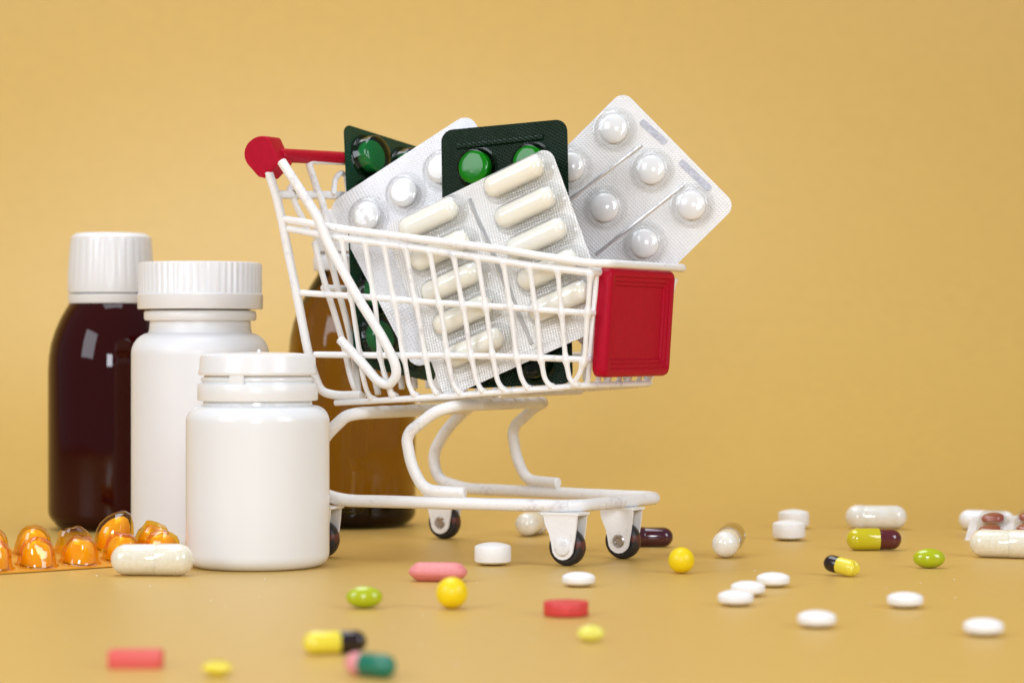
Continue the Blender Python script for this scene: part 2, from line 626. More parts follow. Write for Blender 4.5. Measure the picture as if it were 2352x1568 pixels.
verts_px = [
    [(785, 546), (793, 610), (808, 692), (821, 777), (833, 863), (842, 897), (853, 917)],
    [(838, 556), (856, 668), (862, 699), (873, 821), (884, 863), (899, 908)],
    [(882, 562), (901, 672), (909, 702), (923, 802), (931, 836), (939, 884), (951, 908)],
    [(932, 569), (950, 677), (958, 706), (974, 802), (981, 836), (989, 880), (1003, 905)],
    [(987, 577), (1005, 682), (1013, 711), (1026, 804), (1031, 836), (1040, 880), (1056, 904)],
    [(1042, 586), (1059, 685), (1066, 712), (1080, 807), (1087, 838), (1094, 874), (1108, 900)],
    [(1097, 594), (1112, 687), (1118, 716), (1129, 804), (1135, 834), (1143, 876), (1157, 897)],
    [(1156, 603), (1170, 692), (1175, 721), (1185, 809), (1191, 838), (1197, 868), (1212, 893)],
    [(1216, 613), (1228, 697), (1234, 726), (1241, 812), (1245, 838), (1251, 870), (1266, 889)],
    [(1281, 621), (1288, 704), (1291, 731), (1298, 814), (1302, 838), (1308, 870), (1322, 884)],
    [(1356, 630), (1351, 704), (1348, 731), (1344, 814), (1337, 838), (1331, 860), (1314, 885)],
]
for vp in verts_px:
    pts = near(vp, 0.06)
    last = pts[-1]
    pts.append(Vector((last.x, last.y + 0.35, last.z - 0.02)))
    beads = []
    for rail in (sec, mid1, mid2, bot):
        fine = subdiv(pts, 0.08)
        rf = subdiv(rail, 0.12)
        d, q = min(((p - q_).length, k) for k, p in enumerate(fine) for q_ in rf)
        beads.append(fine[q])
    both("wire", pts, 0.088, basket, rad=0.35, seg=8, beads=beads)

# front wall and floor wires, bent round the lower front edge
zb_f = e.z
zb_r = bot[0].z
fu_t, fu_b = sec[-1].x + 0.12, e.x + 0.3
for i in range(7):
    v = -2.25 + 0.75 * i
    pts = [Vector((fu_t, v * 1.12, sec[-1].z)), Vector((fu_b + 0.0, v, zb_f + 0.6)), Vector((fu_b - 0.05, v, zb_f + 0.02)),
           Vector((fu_b - 1.2, v, zb_f - 0.05)), Vector((bot[0].x + 0.3, v * 1.25, zb_r + 0.02))]
    build("wire", tube(pts, 0.088, rad=0.55, seg=8), P, basket)
for uu in (3.2, 6.2):
    t = (uu - bot[0].x) / (e.x - bot[0].x)
    zz = zb_r + (zb_f - zb_r) * t - 0.13
    hv = half(uu, zz) - 0.1
    build("wire", tube([Vector((uu, -hv, zz)), Vector((uu, hv, zz))], 0.09, seg=8), P, basket)

# front plate
def plate_geo():
    W_, H_ = 4.9, 3.62
    steps = [(0.05, 0.0, 0.3), (0.0, 0.06, 0.3), (0.0, 0.36, 0.3), (0.05, 0.46, 0.28), (0.14, 0.5, 0.24), (0.26, 0.5, 0.16),
             (0.30, 0.43, 0.2), (0.42, 0.43, 0.16), (0.46, 0.37, 0.16), (0.56, 0.37, 0.1), (0.60, 0.31, 0.05)]
    rings = []
    for ins, d, r in steps:
        o = rrect(W_ - 2 * ins, H_ - 2 * ins, max(r, 0.03), 4)
        # local: x outward (forward), y sideways, z up
        rings.append([(d, x, z) for x, z in o])
    return loft(rings, cap0=True, cap1=True)
pl_mid = hit(1453, 738, lambda u, v, z: v)
plate = build("front_plate", plate_geo(), M['red'], cart, sharp=50)
plate.location = Vector((pl_mid.x - 0.16, 0.0, pl_mid.z - 0.03)) * CM
plate.rotation_euler = (0, R(4.0), 0)

# handle: red bar with a red end cap on each side
cap_px = [(602 + 42 * math.cos(R(a)), 354 - 42 * math.sin(R(a))) for a in range(76, 232, 11)] + [(592, 406), (607, 409), (641, 373), (625, 341)]
cap_near = [hit(x, y, lambda u, v, z: v + 5.15) for x, y in cap_px]
def cap_geo(pts, t):
    pts = fillet(pts, 0.06, 3, closed=True)
    ring = lambda d, s: [(c.x + (p.x - c.x) * s, p.y + d, c.z + (p.z - c.z) * s) for p in pts]
    c = sum(pts, Vector()) / len(pts)
    return loft([ring(0, 0.95), ring(t * 0.06, 1.0), ring(t * 0.92, 1.0), ring(t, 0.95)])
def flip(geo):
    return [(v[0], -v[1], v[2]) for v in geo[0]], [list(reversed(q)) for q in geo[1]]
hz = hit(600, 352, lambda u, v, z: v + 5.15)
RISE = 0.03
bar_a = Vector((hz.x + 0.42, -4.6, hz.z - 0.05))
bar_b = Vector((hz.x + 0.42, 4.2, hz.z + 8.8 * RISE))
hbar = build("handle_bar", tube([bar_a, bar_b], 0.24, seg=18, wob=0.0), M['red'], cart)
cg = cap_geo(cap_near, 0.85)
build("handle_cap", cg, M['red'], hbar, sharp=30)
build("handle_cap", shift(flip(cg), (0, -0.5, 9.8 * RISE)), M['red'], hbar, sharp=30)

# diagonal hooked rods outside each wall
hook = near([(647, 371), (732, 502), (750, 553), (818, 678), (880, 777), (907, 832), (912, 862), (893, 886), (868, 876), (823, 823), (781, 779)], 0.34)
both("hooked_rod", hook, 0.165, cart, rad=0.6, seg=12)

# rear gate hung on a cross bar
def post_u(z):
    for a, b in zip(post[:-1], post[1:]):
        if b.z <= z <= a.z:
            return a.x + (b.x - a.x) * (a.z - z) / (a.z - b.z)
    return post[0].x if z > post[0].z else post[-1].x
rear = lambda d: (lambda u, v, z: u - post_u(z) - d)
xb0 = near([(634, 447)])[0]
gate = build("rear_gate", tube([xb0, Vector((xb0.x + 0.1, -xb0.y, xb0.z + 0.45))], 0.15, seg=12), P, cart)
loopA = [hit(x, y, rear(0.25)) for x, y in ((766, 566), (750, 510), (740, 462), (728, 434), (709, 376), (716, 369), (800, 372))]
la = loopA[-1]
v_end = 2.2
loop_pts = loopA + [Vector((la.x, v_end, la.z + 0.15)), Vector((loopA[2].x, v_end + 0.3, loopA[2].z + 0.3)), Vector((loopA[0].x, v_end + 0.2, loopA[0].z))]
build("seat_back_loop", tube(loop_pts, 0.125, rad=0.35, seg=10), P, gate)
hk1 = [hit(x, y, rear(0.0)) for x, y in ((706, 530), (694, 500), (683, 480), (672, 452), (664, 438), (670, 426), (684, 424), (690, 440))]
build("hinge_hook", tube(hk1, 0.11, rad=0.2, seg=8), P, gate)
hk2 = [hit(x, y, rear(0.3)) for x, y in ((766, 446), (770, 410), (782, 396), (794, 402), (800, 440), (812, 520))]
build("hinge_hook", tube(hk2, 0.1, rad=0.25, seg=8), P, gate)
hk3 = [hit(x, y, rear(0.0)) for x, y in ((672, 446), (676, 462), (684, 482), (690, 500))]
build("bare_pin", tube([Vector((xb0.x, xb0.y + 0.9, xb0.z + 0.05)), Vector((xb0.x, xb0.y + 1.35, xb0.z + 0.07))], 0.158, seg=10), M['steel'], gate)
for px in ([(722, 556), (735, 610), (750, 663), (770, 725), (789, 790), (804, 860), (815, 895), (836, 912)],
           [(748, 560), (763, 610), (777, 667), (792, 720), (806, 778), (817, 850), (824, 905)],
           [(800, 590), (812, 650), (822, 705), (843, 802), (858, 860), (869, 905)],
           [(812, 590), (830, 680), (846, 740), (864, 800), (880, 850), (900, 906)]):
    pts = [hit(x, y, rear(0.35)) for x, y in px]
    build("wire", tube(pts, 0.115, rad=0.4, seg=8), P, gate)
for vv in (1.0, 1.9, 2.8):
    build("wire", tube([Vector((post_u(10.5) + 0.35, vv * 1.1, 10.6)), Vector((post_u(6.0) + 0.35, vv, 5.7))], 0.115, seg=8), P, gate)
for (x0, y0), v1 in (((742, 661), 3.2), ((800, 806), 3.0)):
    a = hit(x0, y0, rear(0.22))
    build("wire", tube([a, Vector((a.x, v1, a.z))], 0.115, seg=8), P, gate)

# base frame: one bent tube, from rail to front bar to rail, up at the rear and across under the basket
ZR = 1.97
fr_near = [(0.6, -4.0, ZR), (8.35, -2.72, ZR), (8.95, -2.2, ZR), (9.42, 2.35, ZR), (8.95, 2.85, ZR), (0.8, 3.85, ZR),
           (-0.45, 3.95, 2.25), (-0.72, 4.0, 3.2), (-0.1, 4.0, 4.15), (0.75, 3.95, 4.86), (1.1, 3.6, 4.95),
           (1.1, -3.6, 4.95), (0.75, -3.95, 4.86), (-0.1, -4.0, 4.15), (-0.72, -4.0, 3.2), (-0.45, -4.0, 2.25)]
build("base_frame", tube(fr_near, 0.215, rad=0.9, seg=14, closed=True, wob=0.05), P, cart)
# basket support: foot on rail, leg, across, leg, foot
rail_v = lambda u, v, z: v - (-4.08 + 0.165 * u)
leg = [hit(x, y, rail_v) for x, y in ((1066, 1127), (975, 1122), (945, 1070), (934, 1010), (942, 990), (1000, 945))]
top_u = hit(1035, 936, rail_v)
zt = 5.22
leg[0].z -= 0.06; leg[1].z -= 0.06
leg_pts = leg + [Vector((top_u.x, leg[-1].y + 0.25, zt))]
full = leg_pts + list(reversed(mirror(leg_pts)))
build("support_frame", tube(full, 0.2, rad=0.5, seg=14, wob=0.05), P, cart)

# casters
def fork_geo():
    # cheek outline in (u, z); wider at the top, round at the axle
    out = [(-0.72, 1.1), (-0.66, 0.75), (-0.50, 0.42), (-0.42, 0.1)]
    for i in range(9):
        a = R(180 + 180 * i / 8)
        out.append((0.40 * math.cos(a), 0.40 * math.sin(a) - 0.02))
    out += [(0.46, 0.3), (0.52, 0.7), (0.56, 1.1)]
    gs = []
    for s in (-1, 1):
        y0, y1 = (s * 0.33 - 0.035, s * 0.33 + 0.035)
        gs.append(loft([[(x, y0, z) for x, z in out], [(x, y1, z) for x, z in out]]))
    gs.append(([(x, y, z) for x in (-0.8, 0.62) for y in (-0.4, 0.4) for z in (1.06, 1.14)],
               [[0, 1, 3, 2], [4, 6, 7, 5], [0, 4, 5, 1], [2, 3, 7, 6], [0, 2, 6, 4], [1, 5, 7, 3]]))
    return merge(*gs)
wheel_prof = [(0, -0.22), (0.36, -0.22), (0.40, -0.25), (0.5, -0.25), (0.58, -0.21), (0.62, -0.12), (0.625, 0), (0.62, 0.12), (0.58, 0.21), (0.5, 0.25), (0.40, 0.25), (0.36, 0.22), (0, 0.22)]
rivet_prof = [(0, -0.02), (0.29, -0.02), (0.29, 0.03), (0.26, 0.08), (0.2, 0.10), (0, 0.115)]
hole_prof = [(0, 0.0), (0.10, 0.0), (0.115, 0.02), (0.13, 0.05), (0.19, 0.055), (0.23, 0.0)]
fg = fork_geo()
wg = to_y(lathe(wheel_prof, 40))
rg = flip(to_y(lathe(rivet_prof, 24)))
hg = flip(to_y(lathe(hole_prof, 24)))
for (u, v, kind) in ((8.62, -2.55, 'rivet'), (9.05, 0.62, 'hole'), (-0.6, 4.7, 'hole'), (-0.15, -4.05, 'hole')):
    c = build("caster", fg, P, cart, sharp=40, loc=(u, v, 0.625))
    build("wheel", wg, M['rubber'], c, sharp=50)
    if kind == 'rivet':
        build("rivet", shift(rg, (0, -0.37, 0)), P, c)
    else:
        build("rivet", shift(hg, (0, -0.37, 0)), [M['steel']], c)

# ------------------------------------------------------------------ bottles and jars
def place_px(px, Y):
    return ((px - 1176.0) / F_PX * Y, Y, 0)

# front jar with a flip lid
jar = empty("pill_jar", place_px(592, 79.8))
tag(jar, "short glossy white pill jar with snap lid, standing in front beside the cart", "pill jar")
prof = [(0, 0.12), (1.7, 0.1), (1.9, 0.0)] + arc(2.36 - 0.45, 0.45, 0.45, -85, 0, 8) + [(2.365, 2.2), (2.36, 4.5)] + arc(2.36 - 0.52, 4.78, 0.52, 0, 82, 9) + [(1.80, 5.32), (1.78, 5.5), (1.74, 5.52), (1.74, 6.3), (0, 6.3)]
build("jar_body", lathe(prof, 72), M['white_pl'], jar, sharp=45)
ringp = [(1.76, 5.46), (1.96, 5.46), (1.985, 5.5), (1.975, 5.98), (1.95, 6.02), (1.84, 6.02), (1.82, 6.1)]
build("tamper_ring", lathe(ringp, 72), M['cap_pl'], jar, sharp=45)
nk = [(1.75, 6.1), (1.85, 6.1), (1.87, 6.16), (1.84, 6.22), (1.76, 6.24), (1.76, 6.36)]
build("neck_thread", lathe(nk, 72), M['white_pl'], jar, sharp=45)
lidp = [(1.74, 6.3), (1.93, 6.3), (1.955, 6.34), (1.95, 6.42), (1.92, 6.5), (1.90, 6.86), (1.86, 6.95), (1.78, 6.98), (1.2, 7.03), (0, 7.06)]
lid = build("lid", lathe(lidp, 72), M['cap_pl'], jar, sharp=45)
build("moulding_nub", shift(lathe([(0.06, 7.04), (0.05, 7.1), (0.035, 7.14), (0, 7.15)], 8), (0.05, -0.1, 0)), M['cap_pl'], lid)
def slab(a0, a1, r0, r1, z0, z1, n=8):
    inner = []; V = []; Fc = []
    for i in range(n + 1):
        a = R(a0 + (a1 - a0) * i / n)
        for r in (r0, r1):
            for z in (z0, z1):
                V.append((r * math.cos(a), r * math.sin(a), z))
    for i in range(n):
        b, c = 4 * i, 4 * i + 4
        Fc += [[b + 2, c + 2, c + 3, b + 3], [b, b + 1, c + 1, c], [b + 1, b + 3, c + 3, c + 1], [b, c, c + 2, b + 2]]
    Fc += [[0, 2, 3, 1], [4 * n, 4 * n + 1, 4 * n + 3, 4 * n + 2]]
    return V, Fc
build("tear_tab", slab(-112, -98, 1.8, 1.93, 6.0, 6.33), M['cap_pl'], jar, sharp=40)

# taller jar with ribbed screw lid
jar2 = empty("pill_jar", place_px(460, 88.0))
tag(jar2, "tall white pill jar with ribbed screw lid, between brown bottle and short jar", "pill jar")
s2 = F_PX / 88.0
z2 = lambda y: CAM_H - (y - 784) / s2
prof = [(0, 0.1), (1.9, 0.08), (2.1, 0)] + arc(2.49 - 0.4, 0.4, 0.4, -85, 0, 7) + [(2.49, 4), (2.49, z2(815))] + arc(2.49 - 0.78, z2(812), 0.78, 0, 78, 10) + [(1.84, z2(755)), (1.82, z2(737)), (1.98, z2(736)), (2.03, z2(732)), (2.03, z2(718)), (1.98, z2(714)), (1.8, z2(713)), (1.8, z2(700)), (0, z2(700))]
build("jar_body", lathe(prof, 72), plain("satin_white_polyethylene", (0.85, 0.855, 0.86), rough=0.36, sss=0.25, sss_r=(0.5, 0.42, 0.36)), jar2, sharp=45)
lidp = [(1.9, z2(710)), (2.25, z2(710)), (2.27, z2(707)), (2.27, z2(677)), (2.24, z2(675)), (2.235, z2(673)), (2.235, z2(610)), (2.2, z2(605)), (2.1, z2(603)), (0, z2(603))]
build("screw_lid", lathe(lidp, 280, rib=(z2(674), z2(609), 0.03, 56)), M['cap_pl'], jar2, sharp=40)

# brown syrup bottle
bot1 = empty("syrup_bottle", place_px(255, 96.0))
tag(bot1, "dark brown glass syrup bottle with tall white ribbed cap, behind the tall jar", "bottle")
s3 = F_PX / 96.0
z3 = lambda y: CAM_H - (y - 784) / s3
prof = [(0, 0.15), (1.6, 0.12), (1.85, 0.0), (2.1, 0.1)] + arc(2.47 - 0.6, 0.75, 0.6, -50, 0, 7) + [(2.47, 1.5), (2.47, z3(850)), (2.44, z3(820)), (2.36, z3(790)), (2.2, z3(760)), (2.0, z3(733)), (1.8, z3(712)), (1.62, z3(696)), (1.5, z3(690)), (1.4, z3(660)), (0, z3(660))]
build("glass_body", lathe(prof, 72), M['brown_glass'], bot1, sharp=50)
gr = [(1.3, z3(697)), (1.66, z3(697)), (1.68, z3(694)), (1.70, z3(677)), (1.66, z3(675.5))]
build("tamper_ring", lathe(gr, 72), M['cap_pl'], bot1, sharp=45)
cp = [(1.5, z3(674)), (1.69, z3(673)), (1.70, z3(665)), (1.70, z3(640)), (1.66, z3(600)), (1.60, z3(556)), (1.585, z3(551)), (1.57, z3(545)), (1.49, z3(541)), (1.44, z3(540.5)), (1.42, z3(538)), (1.36, z3(536.5)), (0, z3(536.5))]
build("screw_cap", lathe(cp, 200, rib=(z3(660), z3(553), 0.02, 30)), M['cap_pl'], bot1, sharp=40)

# amber bottle behind the cart
bot2 = empty("amber_bottle", place_px(809, 97.5))
tag(bot2, "amber glass bottle with white cap, seen through the back of the cart", "bottle")
s4 = F_PX / 97.5
z4 = lambda y: CAM_H - (y - 784) / s4
prof = [(0, 0.25), (1.4, 0.2), (1.8, 0.0), (2.1, 0.06)] + arc(2.56 - 0.5, 0.6, 0.5, -60, 0, 6) + [(2.56, 1.5), (2.56, z4(810)), (2.5, z4(775)), (2.38, z4(742)), (2.18, z4(710)), (1.9, z4(676)), (1.62, z4(650)), (1.42, z4(632)), (1.32, z4(618)), (1.3, z4(560)), (0, z4(560))]
build("glass_body", lathe(prof, 72), M['amber_glass'], bot2, sharp=60)
M['refraction_dark'] = plain("painted_refraction_dark", (0.012, 0.003, 0.0006), rough=0.06, spec=0.3)  # opaque dark colour paints in the dark refraction of the thick glass bottom
build("refraction_dark_base", lathe([(0, 0.22), (1.4, 0.17), (1.8, -0.0), (2.12, 0.055)] + arc(2.565 - 0.5, 0.6, 0.505, -58, -6, 6) + [(2.5, 0.8), (2.2, 0.9), (0, 0.95)], 72), M['refraction_dark'], bot2, sharp=60)
build("tamper_ring", lathe([(1.2, z4(622)), (1.55, z4(622)), (1.57, z4(619)), (1.57, z4(593)), (1.54, z4(590)), (1.36, z4(589.5)), (1.34, z4(584))], 60), M['cap_pl'], bot2, sharp=45)
build("screw_cap", lathe([(1.2, z4(581)), (1.55, z4(580)), (1.56, z4(576)), (1.56, z4(500)), (1.52, z4(487)), (1.42, z4(484)), (0, z4(484))], 160, rib=(z4(573), z4(505), 0.04, 40)), M['cap_pl'], bot2, sharp=40)
def patch(profile, a0, a1, n, d):
    V, Fc = [], []
    for r, z in profile:
        for i in range(n + 1):
            a = R(a0 + (a1 - a0) * i / n)
            V.append(((r + d) * math.cos(a), (r + d) * math.sin(a), z))
    m = n + 1
    for k in range(len(profile) - 1):
        for i in range(n):
            Fc.append([k * m + i, k * m + i + 1, (k + 1) * m + i + 1, (k + 1) * m + i])
    return V, Fc
lab = build("neck_label", patch([(1.9, z4(676)), (1.62, z4(650)), (1.5, z4(640))], -84, -20, 14, 0.02), M['label_paper'], bot2)
build("red_band", patch([(1.79, z4(666)), (1.70, z4(658))], -82, -20, 14, 0.034), M['red_ink'], lab)

# ------------------------------------------------------------------ blister packs
def tablet_geo(d, h, band, n=36, domes=5):
    r = d / 2.0
    dome = (h - band) / 2.0
    pr = []
    for i in range(domes):
        t = i / domes
        pr.append((r * t, dome * t * t * 0.9))
    pr += [(r * 0.97, dome * 0.93), (r, dome + band * 0.08), (r, dome + band * 0.92), (r * 0.97, h - dome * 0.93)]
    for i in reversed(range(domes)):
        t = i / domes
        pr.append((r * t, h - dome * t * t * 0.9))
    return lathe(pr, n)

def lens_geo(d, h, edge, n=40):
    """biconvex tablet with rounded edge"""
    r = d / 2.0
    pr = []
    k = 9
    for i in range(k + 1):
        a = i / k
        x = math.sin(a * math.pi / 2)
        z = (1 - (1 - x ** 2.4) ** 0.75)
        pr.append((r * x, (h - edge) / 2 * z))
    low = list(pr)
    up = [(x, h - z) for x, z in reversed(low)]
    return lathe(low + up, n)

def pocket_geo(r, h, n=36, flare=0.1):
    return lathe([(r + flare + 0.02, 0.006), (r + flare, 0.035), (r + flare - 0.04, 0.045), (r + 0.035, 0.02), (r + 0.01, 0.04), (r, 0.10), (r * 0.985, h * 0.55), (r * 0.93, h * 0.8), (r * 0.78, h * 0.95), (r * 0.5, h * 1.0), (0, h * 1.01)], n)

def flat_pocket_geo(r, h, n=40):
    return lathe([(r + 0.12, 0.012), (r + 0.04, 0.03), (r, 0.10), (r * 0.95, h * 0.8), (r * 0.92, h * 0.93), (r * 0.86, h), (r * 0.6, h * 1.03), (r * 0.3, h * 1.05), (0, h * 1.055)], n)

def capsule_prof(length, d):
    r = d / 2
    a = [(r * math.sin(R(90 * i / 9)), -length / 2 + r - r * math.cos(R(90 * i / 9))) for i in range(10)]
    b = [(x, -z) for x, z in reversed(a)]
    return a + b

def half_capsule(length, d, flare=0.07, n=20):
    """long pocket: upper half of a capsule lying along x, standing on a little skirt"""
    V, Fc = [], []
    pr = capsule_prof(length, d)
    rows = []
    for r, x in pr:
        row = []
        if r < 1e-6:
            r = 1e-4
        for k in range(n + 1):
            a = math.pi * k / n
            row.append(len(V))
            V.append((x, r * math.cos(a), 0.03 + d * 0.5 * 0.35 * min(1, r / (d * 0.5)) + r * math.sin(a) if True else 0))
        rows.append(row)
    for A, B in zip(rows[:-1], rows[1:]):
        for k in range(n):
            Fc.append([A[k], B[k], B[k + 1], A[k + 1]])
    # skirt down to the foil
    rim = [rw[0] for rw in rows] + [rw[-1] for rw in reversed(rows)]
    base = []
    for i in rim:
        x, y, z = V[i]
        base.append(len(V))
        fx = 1 + flare / (length / 2) * 1.0
        V.append((x * fx, y * (1 + flare / (d / 2)), 0.012))
    m = len(rim)
    for i in range(m):
        j = (i + 1) % m
        Fc.append([rim[i], rim[j], base[j], base[i]])
    return V, Fc

def frame_from(TL, TR, BL):
    e1 = (TR - TL)
    w_ = e1.length
    e1.normalize()
    e2 = (BL - TL)
    e2 = e2 - e1 * e2.dot(e1)
    h_ = e2.length
    e2.normalize()
    up = -e2
    n = e1.cross(up)
    c = TL + e1 * w_ / 2 + e2 * h_ / 2
    m = Matrix(((e1.x, up.x, n.x, c.x * CM), (e1.y, up.y, n.y, c.y * CM), (e1.z, up.z, n.z, c.z * CM), (0, 0, 0, 1)))
    return m, w_, h_

def pack_plane(vi, lean=0.07, slope=0.10):
    return lambda u, v, z: v - (vi + lean * (z - 8.0) + slope * (u - 5.0))

def corner(px, py, g):
    c = hit(px, py, g)
    return from_cart(c.x, c.y, c.z)

def local(m, p):
    q = m.inverted() @ (p * CM)
    return q.x / CM, q.y / CM

def card(name, w_, h_, r, t, mat, parent, bend=0.0):
    """foil sheet as a rounded plate, its face finely cut so that it can sag a little"""
    o = rrect(w_, h_, r, 6)
    rings = []
    for s in (1.0,):
        rings.append([(x, y, -t) for x, y in o])
        rings.append([(x, y, 0.0) for x, y in o])
    return build(name, loft(rings), mat, parent, sharp=30)

# 1. capsule pack, nearest in the cart
g1 = pack_plane(-2.25, lean=0.06)
m1, w1, h1 = frame_from(corner(882, 520, g1), corner(1250, 342, g1), corner(1056, 900, g1))
w1 += 0.22
m1 = m1 @ Matrix.Translation((0.11 * CM, 0, 0))
pk1 = empty("blister_pack", (0, 0, 0), matrix=m1)
tag(pk1, "silver blister pack of long cream capsules, nearest in the cart", "blister pack", "blister packs in the cart")
card("foil_card", w1, h1, 0.42, 0.03, M['foil_diamond'], pk1)
hc = half_capsule(2.6, 0.95)
cp_a = to_x(lathe(capsule_prof(2.3, 0.75), 24))
me_cache = {}
def shared(name, key, geo, mat, parent, loc, rot=0.0, sharp=40):
    if key not in me_cache:
        o = build(name, geo, mat, parent, sharp=sharp)
        me_cache[key] = o.data
    else:
        o = bpy.data.objects.new(name, me_cache[key])
        link(o, parent)
    o.location = Vector(loc) * CM
    o.rotation_euler = (0, 0, rot)
    return o
colR = [(1180, 415), (1210, 486), (1243, 553), (1277, 620), (1312, 686)]
colL = [(982, 512), (1015, 584), (1049, 655), (1083, 724), (1116, 792)]
for cset in (colL, colR):
    xs = [local(m1, corner(x, y, g1)) for x, y in cset]
    mx_ = sum(p[0] for p in xs) / 5
    y0, y4 = xs[0][1], xs[4][1]
    for i in range(5):
        x, y = mx_, y0 + (y4 - y0) * i / 4
        p = shared("pocket", 'p1', hc, M['clear'], pk1, (x, y, 0))
        shared("capsule", 'c1', shift(cp_a, (0, 0, 0.42)), M['cream_gel'], p, (0, 0, 0))
a = local(m1, corner(1078, 458, g1)); b = local(m1, corner(1222, 790, g1))
ridge = tube([Vector((a[0], a[1], 0.0)), Vector(((a[0] + b[0]) / 2, (a[1] + b[1]) / 2, 0.03)), Vector((b[0], b[1], 0.0))], 0.085, seg=8, wob=0.6)
build("stiffening_rib", ridge, M['rib'], pk1)
build("stiffening_rib", tube([Vector((-w1 / 2 + 0.35, -h1 / 2 + 0.32, 0.0)), Vector((w1 / 2 - 2.2, -h1 / 2 + 0.30, 0.0))], 0.05, seg=8, wob=0.6), M['clear'], pk1)

# 2. left tablet pack
g2 = pack_plane(-0.85, lean=0.15, slope=0.2)
m2, w2, h2 = frame_from(corner(752, 470, g2), corner(1078, 258, g2), corner(1000, 822, g2))
pk2 = empty("blister_pack", (0, 0, 0), matrix=m2)
tag(pk2, "bright silver blister pack of round white tablets, corner poking over the handle side", "blister pack", "blister packs in the cart")
card("foil_card", w2, h2, 0.5, 0.03, M['foil_fine'], pk2)
dome = pocket_geo(0.67, 0.48)
tabg = shift(tablet_geo(1.0, 0.42, 0.14), (0, 0, 0.03))
q0 = Vector(local(m2, corner(847, 499, g2))); q1 = Vector(local(m2, corner(937, 448, g2))); q2 = Vector(local(m2, corner(1018, 392, g2)))
dx = ((q2 - q0) / 2)
yrow = q0.y
for r_ in range(4):
    for c_ in range(4):
        x, y = q0.x + dx.length * c_, yrow + dx.y * c_ - 1.6 * r_
        if (c_ == 0 and r_ > 0) or abs(x) > w2 / 2 - 0.5 or abs(y) > h2 / 2 - 0.5:
            continue
        p = shared("pocket", 'p2', dome, M['clear'], pk2, (x, y, 0))
        shared("tablet", 't2', tabg, M['tablet_gloss'], p, (0, 0, 0))

# 3. middle green pack
g3 = pack_plane(-1.5, lean=0.06)
m3, w3, h3 = frame_from(corner(1013, 300, g3), corner(1302, 273, g3), corner(1052, 893, g3))
pk3 = empty("blister_pack", (0, 0, 0), matrix=m3)
tag(pk3, "near-black green blister pack with bright green round pockets, upright in the middle of the cart", "blister pack", "blister packs in the cart")
card("film_card", w3, h3, 0.42, 0.035, M['green_film'], pk3)
gp = flat_pocket_geo(0.64, 0.46)
gt = shift(tablet_geo(1.14, 0.36, 0.3), (0, 0, 0.02))
qa = Vector(local(m3, corner(1097, 388, g3))); qb = Vector(local(m3, corner(1222, 374, g3)))
for r_ in range(5):
    for q in (qa, qb):
        p = shared("pocket", 'p3', gp, M['green_clear'], pk3, (q.x, (qa.y + qb.y) / 2 - 1.68 * r_, 0))
        if r_ < 4:      # bottom pockets hold no tablets, so they come out darker
            shared("tablet", 't3', gt, M['tablet'], p, (0, 0, 0))
build("stiffening_rib", tube([Vector((-w3 / 2 + 0.6, h3 / 2 - 0.62, 0)), Vector((w3 / 2 - 0.9, h3 / 2 - 0.56, 0))], 0.11, seg=8, wob=0.2), M['green_film'], pk3)

# 4. right tablet pack, leaning over the front of the cart
g4 = pack_plane(0.85, lean=0.03, slope=0.35)
m4, w4, h4 = frame_from(corner(1431, 207, g4), corner(1692, 472, g4), corner(1431 - 372, 207 + 296, g4))
pk4 = empty("blister_pack", (0, 0, 0), matrix=m4)
tag(pk4, "large silver blister pack of round white tablets, leaning out over the red front plate", "blister pack", "blister packs in the cart")
card("foil_card", w4, h4, 0.42, 0.03, M['foil'], pk4)
dome4 = pocket_geo(0.67, 0.46)
tab4 = shift(tablet_geo(0.99, 0.41, 0.12), (0, 0, 0.03))
c1 = [Vector(local(m4, corner(x, y, g4))) for x, y in ((1412, 298), (1498, 392), (1590, 473))]
c2 = [Vector(local(m4, corner(x, y, g4))) for x, y in ((1312, 385), (1391, 478), (1482, 560))]
for cc in (c1, c2, [q * 2 - p for p, q in zip(c1, c2)]):
    for q in cc:
        if abs(q.y) > h4 / 2 - 0.5:
            continue
        p = shared("pocket", 'p4', dome4, M['clear'], pk4, (q.x, q.y, 0))
        shared("tablet", 't4', tab4, M['tablet_gloss'], p, (0, 0, 0))
for (xa, ya), (xb, yb) in (((1474, 334), (1300, 466)), ((1570, 426), (1370, 584))):
    a = local(m4, corner(xa, ya, g4)); b = local(m4, corner(xb, yb, g4))
    build("stiffening_rib", tube([Vector((a[0], a[1], 0.0)), Vector((b[0], b[1], 0.0))], 0.07, seg=8, wob=0.35), M['rib'], pk4)
for (xa, ya), (xb, yb) in (((1472, 278), (1530, 330)), ((1562, 370), (1632, 436))):
    a = Vector(local(m4, corner(xa, ya, g4))); b = Vector(local(m4, corner(xb, yb, g4)))
    mid = (a + b) / 2
    d = b - a
    st = extrude(rrect(d.length, 0.24, 0.1, 3), 0.004, 0.016)
    o = build("stamped_strip", st, M['foil_edge'], pk4)
    o.location = (mid.x * CM, mid.y * CM, 0)
    o.rotation_euler = (0, 0, math.atan2(d.y, d.x))

